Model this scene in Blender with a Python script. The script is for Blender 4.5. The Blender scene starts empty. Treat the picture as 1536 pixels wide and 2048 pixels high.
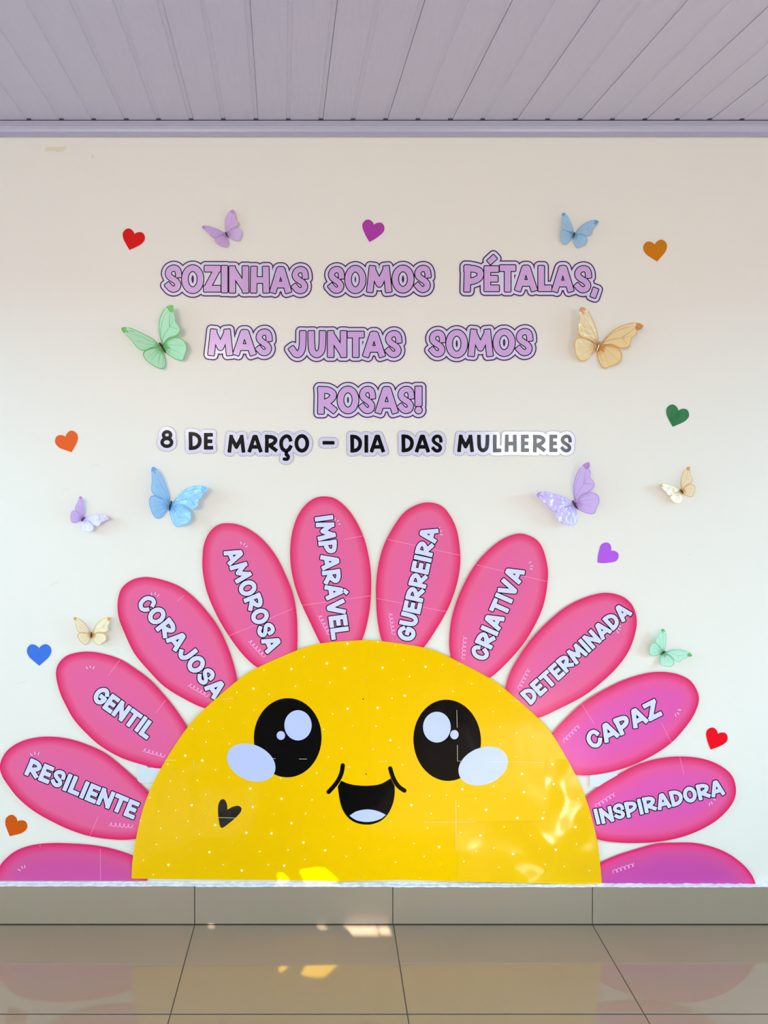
import bpy, math, random
import numpy as np
from mathutils import Vector
from mathutils.geometry import delaunay_2d_cdt

random.seed(7)
SC = bpy.context.scene
COL = SC.collection
# ------------------------------------------------------------------ camera
S = 0.00155                      # metres per photo pixel on the wall plane
D = 2.35                         # camera to wall
F = D / S                        # focal length in photo pixels
VX, VY = 642.0, 916.0            # point of the photo straight ahead of the lens
TB = 0.018                       # thickness of the skirting tiles
H = (1850.0 - VY) * S * (D - TB) / D     # lens height above floor
cam_d = bpy.data.cameras.new('camera')
cam = bpy.data.objects.new('camera', cam_d); COL.objects.link(cam)
cam.location = (0, -D, H); cam.rotation_euler = (math.pi / 2, 0, 0)
cam_d.sensor_fit = 'VERTICAL'; cam_d.sensor_height = 36; cam_d.sensor_width = 27
cam_d.lens = F / 2048 * 36
cam_d.shift_x = (768 - VX) / 2048
cam_d.shift_y = (VY - 1024) / 2048
cam_d.clip_start = 0.01
SC.camera = cam
# ------------------------------------------------------------------ world, sun, daylight, added fill
SC.view_settings.view_transform = 'Standard'
SC.view_settings.look = 'None'
SC.view_settings.gamma = 1
SC.view_settings.use_curve_mapping = False
SC.view_settings.exposure = -0.03
w = bpy.data.worlds.new('sky'); SC.world = w; w.use_nodes = True
w.node_tree.nodes['Background'].inputs[0].default_value = (0.62, 0.78, 1.0, 1)
w.node_tree.nodes['Background'].inputs[1].default_value = 1.5
XL, XR, YB = -2.1, 3.3, -5.2      # left wall, right wall, rear wall
SUN = Vector((-0.33, 1.0, -0.41)).normalized()
sd = bpy.data.lights.new('sun', 'SUN'); sd.energy = 32.0; sd.angle = math.radians(0.12); sd.color = (1.0, 0.97, 0.90)
so = bpy.data.objects.new('sun', sd); COL.objects.link(so)
so.rotation_euler = SUN.to_track_quat('-Z', 'Y').to_euler(); so.location = (2, -7, 4)
def area(name, loc, direction, sx, sy, power, color):
    l = bpy.data.lights.new(name, 'AREA'); l.shape = 'RECTANGLE'; l.size = sx; l.size_y = sy
    l.energy = power; l.color = color
    o = bpy.data.objects.new(name, l); COL.objects.link(o); o.location = loc
    o.rotation_euler = Vector(direction).to_track_quat('-Z', 'Y').to_euler()
    return o
area('daylight_right_door', (XR + 2.5, -2.0, 2.7), (-1, 0.2, -0.25), 2.4, 1.4, 540, (0.28, 0.70, 0.94))
area('daylight_left_door', (XL - 2.5, -1.6, 2.6), (1, 0.25, -0.25), 3.4, 1.3, 250, (0.34, 0.72, 0.90))
area('daylight_rear_window', (2.1, YB - 0.06, 1.6), (0, 1, 0), 0.8, 0.6, 34, (0.80, 0.85, 0.85))
area('warm_fill_rear_high', (-1.38, YB - 0.06, 2.1), (0.2, 1, -0.05), 1.2, 0.5, 76, (1, 0.895, 0.75))  # added warm fill light; the high rear opening for it is made up

# ------------------------------------------------------------------ helpers
def wp(px, py, d=0.0):
    """world point that the photo shows at (px, py), lying d in front of the wall"""
    k = S * (D - d) / D
    return Vector(((px - VX) * k, -d, H + (VY - py) * k))
def fl(px, py, z=0.0):
    """floor point seen at (px, py)"""
    t = (H - z) * F / (py - VY)
    return Vector(((px - VX) * t / F, t - D, z))
def srgb(r, g, b):
    def c(v):
        v /= 255.0
        return v / 12.92 if v <= 0.04045 else ((v + 0.055) / 1.055) ** 2.4
    return (c(r), c(g), c(b), 1)
def mat(name, col, rough=0.5, spec=0.5, coat=0.0, coat_rough=0.1, bump=None, vary=None, metallic=0.0):
    m = bpy.data.materials.new(name); m.use_nodes = True
    nt = m.node_tree; b = nt.nodes['Principled BSDF']
    b.inputs['Base Color'].default_value = col
    b.inputs['Roughness'].default_value = rough
    b.inputs['Specular IOR Level'].default_value = spec
    b.inputs['Coat Weight'].default_value = coat
    b.inputs['Coat Roughness'].default_value = coat_rough
    b.inputs['Metallic'].default_value = metallic
    tc = None
    if bump or vary:
        tc = nt.nodes.new('ShaderNodeNewGeometry')
    if bump:
        n = nt.nodes.new('ShaderNodeTexNoise'); n.inputs['Scale'].default_value = bump[0]; n.inputs['Detail'].default_value = bump[3] if len(bump) > 3 else 3
        mp = nt.nodes.new('ShaderNodeMapping'); mp.inputs['Scale'].default_value = bump[2] if len(bump) > 2 and bump[2] else (1, 1, 1)
        nt.links.new(tc.outputs['Position'], mp.inputs[0]); nt.links.new(mp.outputs[0], n.inputs['Vector'])
        bu = nt.nodes.new('ShaderNodeBump'); bu.inputs['Strength'].default_value = 1; bu.inputs['Distance'].default_value = bump[1]
        nt.links.new(n.outputs['Fac'], bu.inputs['Height']); nt.links.new(bu.outputs[0], b.inputs['Normal'])
        nt.links.new(bu.outputs[0], b.inputs['Coat Normal'])
    if vary:
        n2 = nt.nodes.new('ShaderNodeTexNoise'); n2.inputs['Scale'].default_value = vary[0]; n2.inputs['Detail'].default_value = 4
        nt.links.new(tc.outputs['Position'], n2.inputs['Vector'])
        mx = nt.nodes.new('ShaderNodeMix'); mx.data_type = 'RGBA'
        mx.inputs[6].default_value = col; mx.inputs[7].default_value = vary[1]
        rp = nt.nodes.new('ShaderNodeMapRange'); rp.inputs[1].default_value = 0.35; rp.inputs[2].default_value = 0.65
        nt.links.new(n2.outputs['Fac'], rp.inputs[0]); nt.links.new(rp.outputs[0], mx.inputs[0])
        nt.links.new(mx.outputs[2], b.inputs['Base Color'])
    return m
def tone_mat(name, stops, rough=0.35, spec=0.5, coat=0.0, alpha=1.0, bump=None):
    """colour printed by distance from the cut edge (mesh attribute 'tone')"""
    m = mat(name, stops[-1][1], rough, spec, coat, 0.12, bump)
    nt = m.node_tree; b = nt.nodes['Principled BSDF']
    at = nt.nodes.new('ShaderNodeAttribute'); at.attribute_name = 'tone'
    cr = nt.nodes.new('ShaderNodeValToRGB')
    while len(cr.color_ramp.elements) < len(stops): cr.color_ramp.elements.new(0.5)
    for e, (p, c) in zip(cr.color_ramp.elements, stops): e.position = p; e.color = c
    nt.links.new(at.outputs['Fac'], cr.inputs[0]); nt.links.new(cr.outputs[0], b.inputs['Base Color'])
    b.inputs['Alpha'].default_value = alpha
    return m
def root(name, loc, label=None, cat=None, group=None, kind=None):
    o = bpy.data.objects.new(name, None); COL.objects.link(o); o.location = loc; o.empty_display_size = 0.02
    if label: o['label'] = label
    if cat: o['category'] = cat
    if group: o['group'] = group
    if kind: o['kind'] = kind
    return o
def wloc(o):
    v = Vector((0, 0, 0))
    while o is not None: v += o.location; o = o.parent
    return v
def obj(name, verts, faces, m, parent=None, loc=None, tone=None, smooth=False):
    """verts in world space"""
    me = bpy.data.meshes.new(name)
    vs = [Vector(v) for v in verts]
    if loc is None:
        if parent is not None and parent.type == 'EMPTY': loc = wloc(parent)
        else:
            lo = Vector([min(v[i] for v in vs) for i in range(3)]); hi = Vector([max(v[i] for v in vs) for i in range(3)])
            loc = (lo + hi) / 2
    loc = Vector(loc)
    me.from_pydata([tuple(v - loc) for v in vs], [], faces)
    if tone is not None:
        a = me.attributes.new('tone', 'FLOAT', 'POINT'); a.data.foreach_set('value', list(tone))
    if smooth: me.polygons.foreach_set('use_smooth', [True] * len(me.polygons))
    me.materials.append(m); me.update()
    o = bpy.data.objects.new(name, me); COL.objects.link(o)
    if parent is not None:
        o.parent = parent; o.location = loc - wloc(parent)
    else: o.location = loc
    return o
def area2(l): return 0.5 * sum(a[0] * b[1] - b[0] * a[1] for a, b in zip(l, l[1:] + l[:1]))
def fill_loops(loops):
    """constrained triangulation, even-odd, of px loops"""
    flat = [p for l in loops for p in l]; edges = []; i = 0
    for l in loops:
        k = len(l); edges += [(i + j, i + (j+1) % k) for j in range(k)]; i += k
    vs, es, fs, ov, oe, of_ = delaunay_2d_cdt([Vector((p[0], p[1])) for p in flat], edges, [], 0, 1e-7, True)
    idx = [o[0] if o else -1 for o in ov]
    F_ = [f for f in fs if all(idx[k] >= 0 for k in f)]
    if not F_: return []
    C = np.array([[(sum(vs[k][a] for k in f))/3 for a in (0, 1)] for f in F_]); ins = np.zeros(len(F_), bool)
    for l in loops:
        for a, b in zip(l, l[1:] + l[:1]):
            if a[1] == b[1]: continue
            cr = (a[1] > C[:, 1]) != (b[1] > C[:, 1])
            ins ^= cr & (C[:, 0] < a[0] + (C[:, 1] - a[1])*(b[0]-a[0])/(b[1]-a[1]))
    return [tuple(idx[k] for k in f) for f, q in zip(F_, ins) if q]
def plate_data(loops, d0, d1, pt=wp):
    """solid sheet from px loops (outer and holes), back at d0, front at d1"""
    flat = [tuple(p) for l in loops for p in l]; n = len(flat)
    tri = fill_loops(loops)
    df = d1 if callable(d1) else (lambda x, y: d1)
    verts = [pt(p[0], p[1], df(*p)) for p in flat] + [pt(p[0], p[1], d0) for p in flat]
    faces = []
    for t in tri:
        a, b, c = t
        ar = (flat[b][0]-flat[a][0])*(flat[c][1]-flat[a][1]) - (flat[c][0]-flat[a][0])*(flat[b][1]-flat[a][1])
        if ar > 0: b, c = c, b           # face the camera
        faces.append((a, b, c)); faces.append((a + n, c + n, b + n))
    i = 0
    for l in loops:
        k = len(l)
        for j in range(k):
            a, b = i + j, i + (j + 1) % k
            faces.append((a, b, b + n, a + n))
        i += k
    return verts, faces
def plate(name, loops, d0, d1, m, parent=None, **kw):
    v, f = plate_data(loops, d0, d1)
    return obj(name, v, f, m, parent, **kw)
def box(name, lo, hi, m, parent=None, **kw):
    x0, y0, z0 = lo; x1, y1, z1 = hi
    v = [(x0,y0,z0),(x1,y0,z0),(x1,y1,z0),(x0,y1,z0),(x0,y0,z1),(x1,y0,z1),(x1,y1,z1),(x0,y1,z1)]
    f = [(0,3,2,1),(4,5,6,7),(0,1,5,4),(1,2,6,5),(2,3,7,6),(3,0,4,7)]
    return obj(name, v, f, m, parent, **kw)
def smooth_closed(P, n=6):
    out = []; k = len(P)
    for i in range(k):
        p0, p1, p2, p3 = P[i-1], P[i], P[(i+1) % k], P[(i+2) % k]
        for j in range(n):
            t = j / n
            out.append(tuple(0.5*((2*p1[a]) + (-p0[a]+p2[a])*t + (2*p0[a]-5*p1[a]+4*p2[a]-p3[a])*t*t + (-p0[a]+3*p1[a]-3*p2[a]+p3[a])*t**3) for a in (0, 1)))
    return out
def smooth_open(P, n=6):
    Q = [P[0]] + list(P) + [P[-1]]; out = []
    for i in range(1, len(Q) - 2):
        p0, p1, p2, p3 = Q[i-1], Q[i], Q[i+1], Q[i+2]
        for j in range(n):
            t = j / n
            out.append(tuple(0.5*((2*p1[a]) + (-p0[a]+p2[a])*t + (2*p0[a]-5*p1[a]+4*p2[a]-p3[a])*t*t + (-p0[a]+3*p1[a]-3*p2[a]+p3[a])*t**3) for a in (0, 1)))
    out.append(tuple(P[-1])); return out
def ellipse(cx, cy, a, b, rot=0, n=48):
    c, s = math.cos(math.radians(rot)), math.sin(math.radians(rot)); out = []
    for i in range(n):
        t = 2*math.pi*i/n; u, v = a*math.cos(t), b*math.sin(t)
        out.append((cx + u*c - v*s, cy + u*s + v*c))
    return out
def ribbon(P, wd, d0, d1, V=None, Fc=None, taper=False, pt=wp):
    """thin raised line along px polyline P"""
    V = [] if V is None else V; Fc = [] if Fc is None else Fc
    b = len(V); n = len(P)
    for i, p in enumerate(P):
        q0 = P[max(i-1, 0)]; q1 = P[min(i+1, n-1)]
        dx, dy = q1[0]-q0[0], q1[1]-q0[1]; L = math.hypot(dx, dy) or 1
        h = wd / 2 * (1 - 0.75 * i / (n-1) if taper else 1)
        nx, ny = -dy/L*h, dx/L*h
        dd0 = d0(*p) if callable(d0) else d0; dd1 = d1(*p) if callable(d1) else d1
        V += [pt(p[0]+nx, p[1]+ny, dd1), pt(p[0]-nx, p[1]-ny, dd1), pt(p[0]+nx, p[1]+ny, dd0), pt(p[0]-nx, p[1]-ny, dd0)]
    for i in range(n-1):
        a = b + 4*i; c = a + 4
        Fc += [(a, a+1, c+1, c), (a, c, c+2, a+2), (a+1, a+3, c+3, c+1)]
    return V, Fc

# ------------------------------------------------------------------ materials
M = {}
M['wall'] = mat('painted_wall', (0.80, 0.755, 0.69, 1), 0.42, 0.25, bump=(9, 0.0012, None, 4), vary=(1.6, (0.79, 0.76, 0.695, 1)))
M['pvc'] = mat('lilac_grey_pvc', (0.56, 0.535, 0.67, 1), 0.30, 0.5, bump=(55, 0.0011, (6, 0.10, 1), 2))
M['groove'] = mat('groove_shadow_gap', (0.05, 0.045, 0.07, 1), 0.7)
M['molding'] = mat('lilac_grey_molding', (0.45, 0.43, 0.56, 1), 0.28)
M['skirt'] = mat('glazed_grey_tile', (0.31, 0.25, 0.185, 1), 0.16, 0.5, vary=(6, (0.315, 0.245, 0.18, 1)))
M['floor'] = mat('polished_beige_tile', (0.325, 0.22, 0.145, 1), 0.05, 0.5, bump=(3, 0.0004, None, 2), vary=(5, (0.335, 0.225, 0.15, 1)))
M['grout'] = mat('dark_grout', (0.06, 0.045, 0.035, 1), 0.8)
M['plaster'] = mat('rough_white_plaster', (0.88, 0.85, 0.87, 1), 0.9, 0.2, bump=(120, 0.002, (0.4, 1, 1), 6), vary=(60, (0.72, 0.69, 0.72, 1)))
M['chip'] = mat('old_cream_paint', (0.72, 0.66, 0.47, 1), 0.6)
M['scuff'] = mat('grey_scuff', (0.62, 0.64, 0.58, 1), 0.6)
M['socket'] = mat('white_socket_plastic', (0.62, 0.68, 0.74, 1), 0.25)
M['socket_dark'] = mat('socket_recess', (0.1, 0.13, 0.13, 1), 0.5)
M['purple'] = mat('purple_card', srgb(84, 6, 104), 0.35, 0.12)
M['white'] = mat('white_print', srgb(210, 206, 228), 0.14, 0.45, bump=(12, 0.0002))
M['greyline'] = mat('grey_cut_line', srgb(110, 108, 130), 0.3)
M['black'] = mat('black_print', (0.0015, 0.0015, 0.002, 1), 0.10, 0.16, bump=(12, 0.0002))
M['eye_black'] = mat('matt_black_print', (0.0015, 0.0015, 0.002, 1), 0.12, 0.12, bump=(5, 0.004))
M['blackline'] = mat('black_outline_print', (0.003, 0.002, 0.006, 1), 0.3, 0.1)
M['lilac'] = mat('lilac_print', srgb(205, 163, 218), 0.16, 0.35, bump=(12, 0.0003))
M['petal_white'] = mat('white_petal_lettering', srgb(208, 210, 250), 0.4, 0.3)
M['doodle'] = mat('pale_pink_doodle', srgb(255, 190, 245), 0.4)
M['seam'] = mat('pale_paper_seam', srgb(252, 170, 205), 0.35)
rim, rim2 = srgb(222, 30, 92), srgb(222, 60, 116)
M['petal'] = tone_mat('pink_petal_print', [(0, rim), (0.04, rim), (0.18, rim2), (0.45, srgb(226, 96, 142)), (1.0, srgb(224, 96, 152))], 0.33, 0.3, bump=(5, 0.004))
M['petal_violet'] = tone_mat('violet_pink_petal_print', [(0, rim), (0.04, rim), (0.18, srgb(232, 60, 138)), (0.42, srgb(212, 78, 146)), (1.0, srgb(198, 74, 160))], 0.33, 0.3, bump=(5, 0.004))
M['yellow'] = mat('glossy_yellow_print', (0.86, 0.50, 0.0, 1), 0.14, 0.10, bump=(4.5, 0.007, None, 2))
M['yellow_wavy'] = mat('wavy_glossy_yellow_print', (0.86, 0.50, 0.0, 1), 0.10, 0.35, coat=0.25, coat_rough=0.05, bump=(5, 0.024, None, 1))
M['yellow_back'] = mat('white_paper_edge', srgb(240, 225, 190), 0.5)
M['face_white'] = mat('pale_blue_white_print', srgb(184, 194, 250), 0.25, 0.3, bump=(5, 0.003))
M['dot'] = mat('cream_dot_print', srgb(250, 238, 200), 0.4)
M['yseam'] = mat('pale_seam_line', srgb(250, 225, 130), 0.3)
M['body'] = mat('dark_butterfly_body', (0.02, 0.012, 0.02, 1), 0.3)
M['body_clear'] = mat('silvery_butterfly_body', (0.5, 0.42, 0.38, 1), 0.12, metallic=0.6)

# ------------------------------------------------------------------ structure
TOPZ = wp(0, 240, 0.035).z        # underside of the boards
# back wall (the decorated one)
wb = box('wall_front', (XL, 0, -0.05), (XR, 0.12, TOPZ + 0.06), M['wall']); wb['kind'] = 'structure'
def side_wall(nm, xa, xb, y0, y1, ztop_):
    for lo, hi in (((xa, y1, -0.05), (xb, 0.12, TOPZ + 0.06)), ((xa, y0, ztop_), (xb, y1, TOPZ + 0.06)), ((xa, YB, -0.05), (xb, y0, TOPZ + 0.06))):
        o_ = box(nm, lo, hi, M['wall']); o_['kind'] = 'structure'
side_wall('wall_left', XL - 0.1, XL, -2.6, -0.35, 1.98)
side_wall('wall_right', XR, XR + 0.1, -3.2, -0.8, 2.0)
# unseen rear wall: window, added fill opening, openings cut to shape the sun patches
def back_project(p):
    t = (YB - p[1]) / SUN.y
    return (p[0] + SUN.x * t, p[2] + SUN.z * t)
holes = []
def beam(pts): holes.append([back_project(p) for p in pts])  # opening shaped by tracing a wanted sun patch back to the wall
beam([wp(x, y, 0.010) for x, y in ((601, 1741), (634, 1736), (650, 1737), (678, 1762), (612, 1762))])
beam([wp(x, y, 0.010) for x, y in ((556, 1747), (566, 1747), (580, 1761), (560, 1762))])
beam([fl(x, y) for x, y in ((684, 1851), (755, 1851), (755, 1870), (704, 1870), (698, 1860))])
beam([fl(x, y) for x, y in ((758, 1852), (778, 1852), (781, 1869), (758, 1869))])
beam([fl(x, y) for x, y in ((632, 1850.5), (656, 1850.5), (650, 1857), (638, 1857))])
beam([fl(x, y) for x, y in ((414, 1848), (431, 1848), (426, 1854), (418, 1854))])
outer = [(XL, -0.05), (XR, -0.05), (XR, TOPZ + 0.06), (XL, TOPZ + 0.06)]
win = [(1.7, 1.3), (2.5, 1.3), (2.5, 1.9), (1.7, 1.9)]; fill_gap = [(-2.0, 1.85), (-0.76, 1.85), (-0.76, 2.35), (-2.0, 2.35)]  # the second opening is added for the warm fill
v, f = plate_data([outer, win, fill_gap] + holes, 0.004, 0.0, pt=lambda x, z, d: Vector((x, YB - d, z)))
wk = obj('wall_rear', v, f, M['wall']); wk['kind'] = 'structure'

# ceiling boards: 200 mm boards with a middle groove, running slightly off square
ceil = root('ceiling', (0.6, -2.6, TOPZ), 'lilac grey ceiling of grooved plastic boards', kind='structure')
SK = -79.0 / F                   # sideways drift of the boards per metre of depth
def cx(xw, y): return xw + SK * (y + 0.0)
pitch = 63.72
k0 = 773.3
def board_profile(m0):
    """(x px at wall, z offset) across one board from joint to joint"""
    g = 4.2; dz = 0.0018
    return [(m0 - 2*pitch + 0.2, 0.012), (m0 - 2*pitch + 0.2, 0.0), (m0 - pitch - 4.5 - g - 0.8, 0.0), (m0 - pitch - 4.5 - g, dz), (m0 - pitch - 4.5 + g - 0.8, dz), (m0 - pitch - 4.5 + g, 0.0),
            (m0 - 9.2, 0.0), (m0 - 8.4, dz), (m0 - 0.4, dz), (m0 - 0.2, 0.012)]
NB0, NB1 = -14, 19
kk = S
for i in range(NB0, NB1):
    m0 = k0 + i * 2 * pitch
    prof = board_profile(m0)
    V = []; 
    ys = [-0.0, -0.5, -1.2, -2.2, -3.6, YB]
    for y in ys:
        for (px, dz) in prof:
            x = (px - VX) * kk + SK * (y + 0.035)*1.0 * -1.0 * -1.0
            x = min(max(x, XL), XR)
            V.append((x, y, TOPZ + dz))
    n = len(prof); Fc = []
    for a in range(len(ys) - 1):
        for b in range(n - 1):
            p = a*n + b
            Fc.append((p, p+n, p+n+1, p+1))
    if max(v_[0] for v_ in V) - min(v_[0] for v_ in V) < 0.02: continue
    obj('board', V, Fc, M['pvc'], ceil)
    for px in (m0 - pitch - 4.5, m0 - 4.5):
        x = (px - VX) * kk; hw = 4.3 * kk
        if XL < x < XR:
            box('groove_end_shade', (x - hw, -0.042, TOPZ - 0.0012), (x + hw, -0.036, TOPZ + 0.0045), M['groove'], ceil)  # dark block put in for the shade at the open groove end
box('roof_backing', (XL, YB, TOPZ + 0.03), (XR, 0.12, TOPZ + 0.05), M['groove'], ceil)
# crown molding
prof = [(0.0, 273.6), (0.007, 273.4), (0.007, 270.6), (0.010, 270.0), (0.010, 266.8), (0.0135, 266), (0.0135, 264.6), (0.016, 263.6), (0.0185, 258), (0.0225, 253), (0.027, 250), (0.030, 249.2), (0.030, 247.2), (0.0325, 246.4), (0.035, 245.4), (0.035, 240.9), (0.0, 239.4)]
V = []
xs = [-720, 0, 768, 1536, 2770]
for X in xs:
    for d, py in prof:
        off = 0.0
        p = wp(642, py, d); V.append((min(max((X - VX) * S, XL), XR), -d, p.z + (0.0 if d else 0)))
n = len(prof); Fc = []
for a in range(len(xs) - 1):
    for b in range(n - 1):
        p = a*n + b; Fc.append((p, p+1, p+n+1, p+n))
cm = obj('trim_1', V, Fc, M['molding']); cm['kind'] = 'structure'; cm['label'] = 'lilac grey ribbed molding between wall and ceiling'
tg = box('trim_2', (XL, -0.036, wp(0, 241.2, 0.036).z), (XR, -0.002, wp(0, 239.6, 0.036).z), M['groove']); tg['kind'] = 'structure'; tg['label'] = 'thin dark strip for the shade in the gap above the molding'  # solid dark strip, the shade of the gap put into its colour

# floor: large polished tiles over dark grout, laid a hair out of level like the photograph
TILT = 8.0 / 1536 * 0.0
floor = root('floor', (0.6, -2.6, 0), 'polished beige tile floor', kind='structure')
box('grout', (XL, YB, -0.05), (XR, 0.1, -0.0015), M['grout'], floor)
gx = [(391 - VX) * S, (784.5 - VX) * S, (1181 - VX) * S]
tw = (gx[2] - gx[0]) / 2
y1 = fl(812, 2027.5).y
cols = [gx[0] + (i) * tw for i in range(-4, 9)]
rows = [-TB + 0.002, y1] + [y1 - tw * j for j in range(1, 9)]
gp = 0.0011
for i in range(len(cols) - 1):
    for j in range(len(rows) - 1):
        xa, xb = max(cols[i] + gp, XL), min(cols[i+1] - gp, XR)
        ya, yb = max(rows[j+1] + 0.0022, YB), rows[j] - 0.0022
        if xb - xa < 0.02 or yb - ya < 0.02: continue
        c = 0.0012
        tz = random.uniform(-0.0002, 0.0002)
        V = [(xa, ya, -0.006), (xb, ya, -0.006), (xb, yb, -0.006), (xa, yb, -0.006),
             (xa, ya, -c), (xb, ya, -c), (xb, yb, -c), (xa, yb, -c),
             (xa+c, ya+c, tz), (xb-c, ya+c, tz), (xb-c, yb-c, tz), (xa+c, yb-c, tz)]
        Fc = [(0,1,5,4),(1,2,6,5),(2,3,7,6),(3,0,4,7),(4,5,9,8),(5,6,10,9),(6,7,11,10),(7,4,8,11),(8,9,10,11)]
        obj('tile', V, Fc, M['floor'], floor)
# skirting tiles
bb = root('baseboard_front', (0.3, -TB/2, 0), 'grey glazed skirting tiles with a rough plaster top', kind='structure')
ztop = wp(0, 1773, TB).z
js = [391 - 394*3, 391 - 394*2, 0.5, 391, 784.5, 1181, 1577, 1577 + 395, 1577 + 790, 2775]
for a, b in zip(js, js[1:]):
    xa, xb = max((a - VX)*S + 0.0012, XL), min((b - VX)*S - 0.0012, XR)
    if xb - xa < 0.02: continue
    z0 = 0.003; c = 0.001
    zt = ztop + (0.0025 if b < 400 else (0.001 if b < 800 else 0))
    V = [(xa, -TB + c, z0), (xb, -TB + c, z0), (xb, -TB + c, zt), (xa, -TB + c, zt), (xa+c, -TB, z0+c), (xb-c, -TB, z0+c), (xb-c, -TB, zt-c), (xa+c, -TB, zt-c),
         (xa, -0.003, z0), (xb, -0.003, z0), (xb, -0.003, zt), (xa, -0.003, zt)]
    Fc = [(4,5,6,7),(0,1,5,4),(1,2,6,5),(2,3,7,6),(3,0,4,7),(8,9,1,0),(9,10,2,1),(10,11,3,2),(11,8,0,3)]
    obj('skirting_tile', V, Fc, M['skirt'], bb)
box('skirting_grout', (XL, -TB + 0.003, -0.001), (XR, -0.001, ztop - 0.002), M['grout'], bb)
# rough plaster ledge on top of the skirting
V = []; Fc = []; N = 420
for i in range(N + 1):
    x = XL + (XR - XL) * i / N
    px = x / S + VX
    base = ztop + (0.0035 if px < 391 else (0.002 if px < 784 else 0.001))
    r = [random.uniform(-0.0012, 0.0012) for _ in range(4)]
    V += [(x, -TB - 0.0002, base - 0.003 + r[3]*0.6), (x, -TB - 0.0004, base + r[0]*0.4), (x, -TB*0.66, base + 0.0008 + r[1]*1.2), (x, -TB*0.33, base + 0.001 + r[2]*1.4), (x, -0.0005, base + 0.0035 + r[0])]
for i in range(N):
    for b in range(4):
        p = i*5 + b; Fc.append((p, p+5, p+6, p+1))
obj('plaster_ledge', V, Fc, M['plaster'], bb)

# wall marks
plate('paint_chip', [[(88,303),(91,296),(98,293),(108,293.5),(116,294),(130,293),(133.5,291),(131,300),(124,303),(115,303.5),(107,302)]], 0.0001, 0.0006, M['chip'], wb)
plate('paint_chip', [[(182.5,311),(186,308),(188,317),(184,316.5)]], 0.0001, 0.0006, M['chip'], wb)
for P in ([(455,492),(470,489)], [(1306,1046),(1308,1047)], [(30,1368),(44,1365),(52,1363)], [(125,980),(140,977)], [(183,930),(197,930)], [(1378,1108),(1383,1110)], [(100,1172),(116,1163)]):
    V, Fc = ribbon(P, 0.8, 0.0001, 0.0004); obj('scuff_mark', V, Fc, M['scuff'], wb)
for cxp, z in ((384, 1790), (406, 1801), (411, 1804), (417, 1805)): pass

# ------------------------------------------------------------------ lettering
def arc(cx_, cy_, rx, ry, a0, a1, n=16):
    return [(cx_ + rx*math.cos(math.radians(a0 + (a1-a0)*i/n)), cy_ + ry*math.sin(math.radians(a0 + (a1-a0)*i/n))) for i in range(n+1)]
def sm(P, n=5): return smooth_open(P, n)
GLY = {   # strokes in a unit box, v up
 'S': [sm([(1.0,.69),(.97,.82),(.82,.96),(.52,1.0),(.2,.93),(.04,.77),(.12,.62),(.4,.50),(.75,.38),(.93,.22),(.82,.06),(.52,0),(.25,.05),(.03,.17)])],
 'O': [arc(.5,.5,.5,.5,0,360,30)],
 'Z': [[(.06,1),(1,1)],([(.97,.97),(.03,.03)],0,0),[(0,0),(1,0)]],
 'I': [[(.5,1),(.5,0)]],
 'N': [[(0,0),(0,1)],([(0.03,.97),(.97,.03)],0,0),[(1,0),(1,1)]],
 'H': [[(0,0),(.03,1)],[(1,0),(.97,1)],([(.02,.48),(.98,.48)],0,0)],
 'A': [([(0,0),(.42,1)],1,0),([(1,0),(.58,1)],1,0),([(.25,.26),(.75,.26)],0,0),([(.42,1),(.58,1)],0,0)],
 'M': [[(0,0),(.12,1)],([(.13,.96),(.5,.26)],0,0),([(.5,.26),(.87,.96)],0,0),[(.88,1),(1,0)]],
 'P': [[(0,0),(.04,1)],(sm([(0.0,.97),(.5,.96),(.92,.86),(1,.68),(.85,.50),(.45,.38),(.05,.36)]),1,0)],
 'R': [[(0,0),(.03,1)],(sm([(0.0,.97),(.5,.98),(.9,.86),(.97,.70),(.75,.52),(.35,.40),(.05,.38)]),1,0),([(.3,.38),(.97,.06)],0,1)],
 'E': [[(0,0),(0,1)],[(0,1),(.95,1)],[(0,.5),(.85,.5)],[(0,0),(1,0)]],
 'T': [[(0,1),(1,1)],[(.5,1),(.5,0)]],
 'L': [[(0,1),(0,0)],[(0,0),(1,0)]],
 'J': [sm([(1,1),(.98,.5),(.88,.18),(.6,.0),(.3,.03),(0.02,.22)])],
 'U': [sm([(0,1),(.02,.5),(.12,.15),(.48,0),(.86,.15),(.98,.5),(1,1)])],
 'D': [[(.03,0),(0.0,1)],(sm([(0,.98),(.45,.97),(.88,.78),(1,.5),(.85,.2),(.45,.03),(.0,.02)]),1,0)],
 'C': [sm([(1,.76),(.85,.95),(.5,1),(.12,.80),(0,.5),(.12,.17),(.48,0),(.82,.08),(1,.26)])],
 'G': [sm([(.95,.82),(.78,.96),(.46,1),(.12,.80),(0,.5),(.12,.17),(.48,0),(.84,.08),(1,.30),(1,.42)]),([(1,.44),(.58,.46)],0,1)],
 'V': [([(0,1),(.46,0.0)],1,0),([(1,1),(.54,0.0)],1,0),([(.46,0),(.54,0)],0,0)],
 '8': [arc(.52,.78,.38,.22,0,360,22),arc(.5,.27,.5,.27,0,360,24)],
 '-': [[(0,.5),(1,.5)]],
}
GLY['Ç'] = GLY['C']; GLY['É'] = GLY['E']; GLY['Á'] = GLY['A']
WID = {'I': .32, 'M': 1.05, 'N': .82, 'O': .86, 'L': .66, 'E': .66, 'T': .8, 'J': .72, 'S': .74, 'A': .86, 'R': .8, 'P': .76, 'D': .8, 'C': .78, 'G': .84, 'U': .78, 'V': .86, 'Z': .78}
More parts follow.
